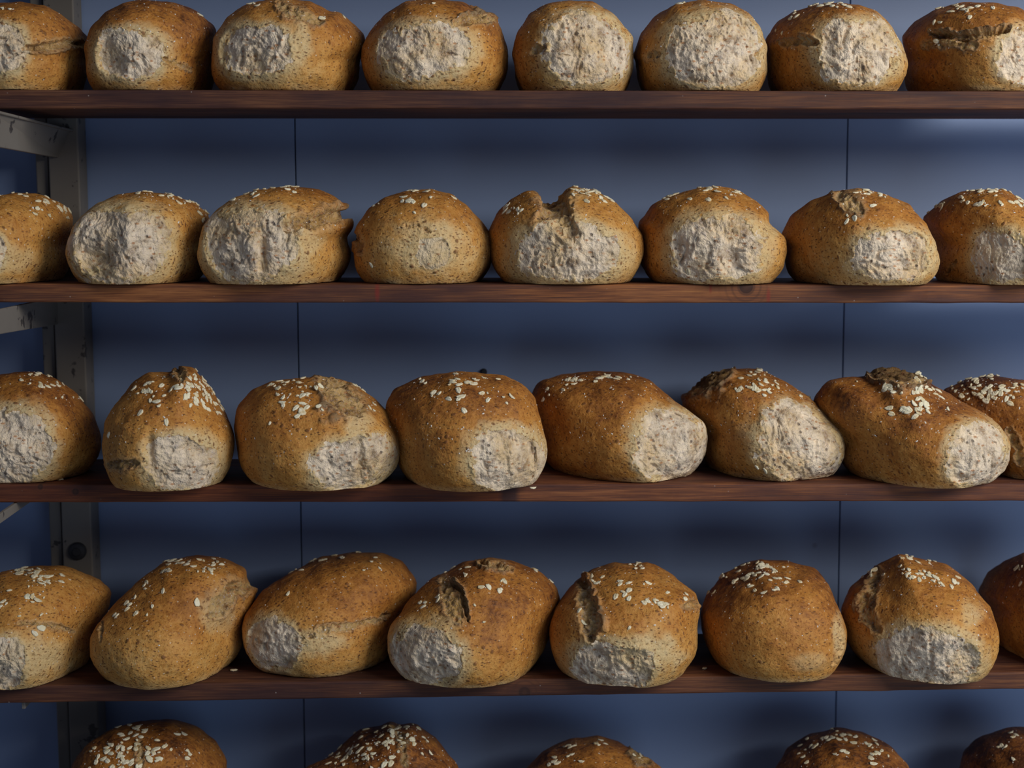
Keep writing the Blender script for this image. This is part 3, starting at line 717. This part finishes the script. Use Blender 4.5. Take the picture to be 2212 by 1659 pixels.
dict(row=2, yaw=-18, outline=[(940,1040),(880,1000),(845,950),(832,900),(838,868),(857,840),(911,816),(976,803),(1031,803),(1090,811),(1128,830),(1155,862),(1172,916),(1183,976),(1185,1009),(1165,1042)], bottom=1066, tear=(1099,995,84,70), rot=15, dents=[(1148,975,10,25,.008)], oats=[(985,828,22,10,9),(1030,815,14,5,3),(1023,830,5,4,1),(968,862,5,4,1),(993,858,8,4,3),(1053,864,5,4,1),(1002,888,4,4,1),(912,823,8,4,3),(945,850,14,6,4),(1075,850,30,16,6)], bake=.5, dust=90,
     label='third-shelf loaf near the middle, neat round torn end overhanging the board joint'),
dict(row=2, yaw=-32, outline=[(1260,1030),(1200,995),(1165,950),(1150,895),(1148,855),(1165,825),(1211,808),(1286,800),(1351,806),(1402,820),(1442,855),(1478,882),(1520,915),(1534,966),(1522,1006),(1490,1036)], bottom=1043, tear=(1450,966,84,77), oats=[(1230,822,18,6,8),(1305,815,30,5,12),(1220,832,6,4,2),(1180,850,6,6,3),(1340,820,20,8,4),(1218,842,6,4,2)], bake=.58, dust=90,
     label='long third-shelf loaf turned aside, fifth from left, ragged bright torn end at right'),
dict(row=2, yaw=-32, outline=[(1600,1025),(1560,1000),(1510,940),(1472,870),(1492,835),(1532,800),(1562,794),(1643,800),(1698,828),(1748,860),(1779,890),(1814,930),(1838,976),(1804,1016),(1775,1034)], bottom=1042, tear=(1728,964,100,78), rot=30, dents=[(1650,990,24,18,.006),(1690,985,14,25,.005)], cracks=[([(1496,838),(1525,815),(1560,806)],22,.002,.004)], pales=[(1530,815,50,30,-.5)], oats=[(1600,840,10,6,4),(1650,828,14,8,6),(1677,830,6,5,2),(1665,845,6,3,2),(1640,805,30,6,8),(1630,830,30,14,10),(1740,857,10,5,2),(1641,1014,7,6,2)], bake=.52, dust=80,
     label='third-shelf loaf left of the right wall joint, scorched lump upper left, pointed torn end'),
dict(row=2, yaw=-34, outline=[(1930,1035),(1870,1015),(1810,960),(1765,900),(1759,862),(1789,820),(1844,813),(1880,812),(1888,800),(1934,795),(1985,808),(2030,840),(2085,870),(2136,896),(2166,926),(2180,956),(2176,1001),(2160,1040)], bottom=1057, tear=(2112,988,66,72), cracks=[([(1893,808),(1935,806),(1985,822)],17,.001,.005)], pales=[(1935,808,60,20,-.6),(2060,1010,20,40,.4)], oats=[(1850,825,5,6,1),(1925,840,20,10,12),(1975,850,14,7,6),(2030,862,8,6,2),(1985,872,30,14,14),(1960,886,30,10,7),(2045,885,8,4,2),(2004,890,5,5,1),(1990,820,12,10,8),(2010,845,18,14,7)], bake=.58, dust=90,
     label='long third-shelf loaf right of the wall joint, blackened ridge and oats on top'),
dict(row=2, L=.19, yaw=-34, yfront=.0, outline=[(2225,1035),(2180,990),(2105,915),(2048,868),(2037,843),(2085,818),(2146,808),(2212,822),(2290,860),(2340,940),(2330,1020)], bottom=1046, cracks=[([(2180,930),(2200,970),(2205,1000)],9,.004,.002)], pales=[(2120,820,60,22,-.5)], oats=[(2100,835,36,14,30),(2150,855,30,12,18),(2190,840,24,10,12),(2130,815,20,5,8)], bake=.6,
     label='third-shelf loaf cut by the right picture edge, dark crown crowded with oats'),
# ---- fourth row
dict(row=3, yaw=24, outline=[(-110,1440),(-110,1350),(-60,1270),(0,1238),(33,1230),(81,1221),(136,1224),(179,1238),(217,1257),(239,1278),(232,1322),(200,1387),(163,1430),(120,1460)], bottom=1490, tear=(8,1432,52,54), pales=[(70,1420,90,60,.7)], cracks=[([(40,1345),(110,1350),(160,1365)],5,.002,.001)], oats=[(65,1235,30,8,20),(80,1252,20,10,12),(70,1290,9,9,6),(95,1291,5,5,1),(63,1267,5,4,1),(100,1258,8,5,3),(42,1331,6,4,1),(75,1368,6,5,1),(90,1356,5,4,1),(88,1329,5,4,1),(8,1305,8,6,3),(20,1276,5,4,1),(130,1250,18,8,5)], bake=.28,
     label='pale golden fourth-shelf loaf cut by the left picture edge, torn corner lower left'),
dict(row=3, yaw=32, outline=[(228,1462),(202,1430),(195,1392),(212,1349),(250,1300),(304,1251),(358,1216),(423,1200),(488,1205),(534,1230),(537,1258),(557,1273),(550,1311),(521,1376),(467,1425),(395,1462)], bottom=1490, tear=None, cracks=[([(455,1330),(480,1300),(505,1272),(535,1268)],16,.003,.002),([(498,1268),(515,1262)],7,.007,.003),([(222,1345),(215,1385)],2.5,.003,.001)], pales=[(470,1320,45,60,.6)], oats=[(400,1213,14,5,5),(440,1225,25,12,12),(385,1215,20,6,8),(360,1232,14,6,5),(315,1262,12,6,4),(330,1310,6,5,1),(293,1325,5,4,1),(318,1328,5,4,1),(352,1277,5,4,1),(425,1302,5,4,1),(285,1298,14,10,4),(250,1325,14,10,3),(360,1210,16,6,8),(470,1212,10,6,4)], bake=.36,
     label='fourth-shelf loaf with whole untorn front, second from left, leaning back right'),
dict(row=3, yaw=32, outline=[(550,1432),(522,1400),(518,1365),(529,1322),(570,1273),(629,1230),(694,1203),(760,1191),(825,1194),(868,1213),(900,1257),(898,1289),(865,1350),(835,1400),(795,1438),(740,1458)], bottom=1465, tear=(590,1392,58,54), rot=25, cracks=[([(650,1382),(690,1364),(760,1350),(825,1338)],6,.002,-.002),([(822,1333),(840,1328)],5,.006,.002)], pales=[(690,1390,80,35,.75)], oats=[(640,1228,16,6,5),(622,1283,5,4,1),(786,1232,5,5,1),(772,1194,6,4,2),(680,1212,25,6,6),(815,1220,10,8,3),(730,1205,16,6,3)], bake=.44,
     label='fourth-shelf loaf, third from left, small grey torn corner, nearly oat-free back'),
dict(row=3, yaw=24, outline=[(862,1452),(835,1420),(832,1380),(852,1344),(890,1295),(933,1251),(1004,1213),(1058,1205),(1110,1213),(1165,1235),(1200,1265),(1210,1295),(1200,1340),(1170,1405),(1128,1448),(1060,1472)], bottom=1488, tear=(922,1418,80,62), rot=22, cracks=[([(975,1258),(995,1275),(1005,1305),(1009,1338)],5,.008,-.005),([(960,1262),(980,1300),(990,1335)],16,.002,.001),([(1040,1216),(1075,1222),(1100,1230)],8,.006,.003)], pales=[(955,1345,50,25,.6)], oats=[(944,1289,6,5,2),(917,1305,8,6,4),(1025,1308,5,5,1),(1088,1250,5,4,2),(1080,1272,5,4,2),(1045,1268,10,5,3),(1003,1222,8,4,2),(1150,1230,8,5,3),(1190,1256,6,6,3),(970,1240,25,10,5),(1045,1345,4,3,1)], bake=.5,
     label='fourth-shelf loaf with sharp vertical dark gash on its crown, torn face lower left'),
dict(row=3, yaw=6, outline=[(1205,1455),(1185,1425),(1183,1371),(1200,1316),(1236,1265),(1276,1230),(1326,1215),(1400,1213),(1420,1222),(1452,1240),(1507,1281),(1512,1316),(1502,1386),(1482,1436),(1450,1472)], bottom=1487, tear=(1325,1436,90,50), rot=8, dents=[(1290,1415,25,25,.006)], cracks=[([(1262,1262),(1268,1300),(1275,1345),(1278,1375)],16,.006,-.004),([(1480,1310),(1505,1305)],7,.005,.002)], pales=[(1400,1410,90,50,.85)], oats=[(1375,1225,10,8,8),(1345,1260,14,4,6),(1400,1263,10,4,4),(1352,1283,12,8,7),(1390,1298,8,6,3),(1415,1300,8,6,4),(1442,1280,5,5,1),(1444,1313,5,6,2),(1252,1317,5,5,1),(1260,1346,5,4,1),(1275,1245,16,14,9),(1330,1290,5,4,1),(1420,1310,20,10,4),(1360,1357,4,4,1),(1480,1290,8,8,2)], bake=.42, H=.115,
     label='fourth-shelf loaf right of middle, rough seam down its left side, creamy lower front'),
dict(row=3, yaw=-2, outline=[(1550,1455),(1520,1405),(1512,1331),(1527,1286),(1562,1240),(1603,1218),(1643,1206),(1703,1213),(1759,1233),(1794,1265),(1814,1311),(1829,1361),(1824,1401),(1795,1448)], bottom=1474, tear=None, pales=[(1812,1380,18,60,.7),(1750,1430,60,25,.4)], cracks=[([(1815,1350),(1818,1400),(1800,1435)],5,.002,.001)], oats=[(1640,1222,40,8,14),(1660,1232,20,9,12),(1615,1247,10,5,4),(1622,1262,6,6,2),(1589,1256,7,4,2),(1640,1240,6,8,3),(1672,1255,14,6,6),(1674,1266,6,5,2),(1630,1276,5,4,1),(1650,1281,5,4,1),(1700,1250,8,3,2),(1728,1256,4,3,1),(1538,1280,5,4,2),(1560,1245,8,6,3)], bake=.62, H=.118,
     label='round dark brown fourth-shelf loaf, untorn front, oats only on its crown'),
dict(row=3, yaw=-12, outline=[(1890,1452),(1840,1400),(1819,1350),(1819,1311),(1839,1265),(1889,1225),(1945,1195),(1985,1203),(2045,1220),(2100,1260),(2136,1311),(2156,1371),(2150,1421),(2118,1462)], bottom=1481, tear=(2006,1418,106,63), rot=6, cracks=[([(1900,1240),(1880,1280),(1870,1320),(1895,1360)],12,.003,.003)], pales=[(2100,1330,30,40,.6)], oats=[(1960,1230,12,5,5),(1975,1243,30,6,18),(2010,1250,14,6,9),(2030,1260,8,5,5),(2063,1262,8,4,3),(2069,1247,5,4,1),(1880,1245,12,8,5),(1960,1205,20,6,6),(2000,1212,20,6,5)], bake=.48, H=.118,
     label='fourth-shelf loaf right of the wall joint, peaked crown, broad torn face low'),
dict(row=3, yaw=-14, yfront=-.02, outline=[(2215,1440),(2165,1385),(2135,1330),(2112,1275),(2136,1235),(2171,1210),(2212,1191),(2280,1190),(2340,1240),(2360,1330),(2340,1430)], bottom=1465, tear=None, oats=[(2200,1225,8,5,3),(2205,1260,5,4,1)], bake=.68, H=.118,
     label='dark brown fourth-shelf loaf cut by the right picture edge, nearly bare of oats'),
# ---- bottom row
dict(row=4, yaw=12, yfront=-.02, outline=[(135,1850),(115,1780),(130,1710),(160,1650),(190,1610),(240,1575),(300,1559),(370,1555),(420,1570),(465,1600),(490,1640),(495,1700),(480,1790),(450,1850)], bottom=1920, tear=(300,1830,80,50), cracks=[([(300,1600),(303,1640),(300,1680)],6,.002,.001)], oats=[(250,1635,40,22,40),(330,1620,30,15,14),(270,1600,30,14,12),(340,1640,8,6,4),(400,1625,10,6,4),(300,1575,30,6,8),(390,1585,14,5,3)], bake=.62, H=.13,
     label='lowest-row loaf at left, before the rack upright, half cut by the picture bottom'),
dict(row=4, yaw=-4, yfront=-.02, outline=[(660,1850),(640,1780),(645,1700),(662,1658),(727,1620),(776,1577),(820,1568),(846,1555),(860,1563),(895,1558),(944,1593),(987,1647),(1005,1710),(1000,1790),(980,1850)], bottom=1920, tear=(820,1830,90,50), cracks=[([(845,1570),(870,1600),(875,1650)],6,.002,.002)], oats=[(780,1625,40,18,34),(840,1600,40,18,26),(890,1600,30,18,14),(840,1648,8,6,3),(730,1640,14,8,8),(860,1575,25,8,10)], bake=.66, H=.13, dust=120,
     label='lowest-row loaf below the left wall joint, knobbly peaked crown full of oats'),
dict(row=4, yaw=2, yfront=-.02, outline=[(1115,1850),(1105,1780),(1115,1700),(1135,1659),(1175,1622),(1236,1597),(1291,1590),(1336,1602),(1381,1622),(1427,1655),(1450,1700),(1455,1790),(1440,1850)], bottom=1920, tear=(1280,1830,90,50), cracks=[([(1370,1625),(1395,1645)],12,.003,.003)], oats=[(1235,1612,14,5,6),(1230,1636,8,6,3),(1260,1648,10,5,3),(1190,1645,20,8,5),(1290,1605,20,6,4),(1380,1632,10,6,3)], bake=.55, H=.12,
     label='low crowned bottom-row loaf near the middle, only its top showing'),
dict(row=4, yaw=-6, yfront=-.02, outline=[(1655,1850),(1645,1780),(1652,1710),(1673,1659),(1703,1617),(1748,1587),(1804,1572),(1864,1582),(1924,1617),(1965,1655),(1985,1710),(1990,1790),(1970,1850)], bottom=1920, tear=(1810,1830,90,50), oats=[(1810,1592,30,8,16),(1740,1620,14,12,6),(1800,1630,5,4,2),(1822,1627,6,4,2),(1740,1645,5,4,2),(1890,1630,14,18,8),(1870,1605,20,8,6),(1760,1605,20,8,5)], bake=.66, H=.125,
     label='dark bottom-row loaf below the right wall joint, rounded crown with scattered oats'),
dict(row=4, yaw=-14, yfront=-.02, outline=[(2075,1850),(2060,1780),(2062,1710),(2075,1659),(2085,1622),(2120,1592),(2181,1572),(2230,1572),(2290,1600),(2350,1650),(2380,1720),(2390,1790),(2370,1850)], bottom=1920, tear=(2230,1830,90,50), oats=[(2160,1612,10,5,3),(2190,1640,5,4,1),(2195,1585,12,5,3)], bake=.75, H=.125,
     label='darkest bottom-row loaf in the lower right corner, cut by the picture edge'),
]
for i_, L_ in enumerate(LOAVES): make_loaf(seed=i_, **L_)

# ------------------------------------------------------------------ loose flakes fallen on the boards
def loose(row, px, py, label, s=1.0, r=0):
    zt = shelf_z(row, 0)
    d = ray(px, py); p = CAM + d*(zt/d[2]); zt = shelf_z(row, p[0]); p = CAM + d*(zt/d[2])
    o = bpy.data.objects.new('oat_flake', FLAKES[int(px) % 6]); sc.collection.objects.link(o)
    o.location = (p[0], p[1], zt + .0009); o.rotation_euler = (0, 0, r); o.scale = (s, s, 1)
    tag(o, label, 'oat flake', 'loose oat flakes on the shelf boards')
loose(3, 505, 1449, 'single loose oat flake on the fourth shelf between second and third loaves', 1.1, .2)
loose(3, 1522, 1445, 'small loose oat flake on the fourth shelf left of the round dark loaf', .8, .9)
loose(2, 1151, 1056, 'loose oat flake on the third shelf beside the neat round torn end', .9, .4)
loose(2, 130, 1037, 'thin loose oat flake on the third shelf at the far left beside the first loaf', .8, .1)
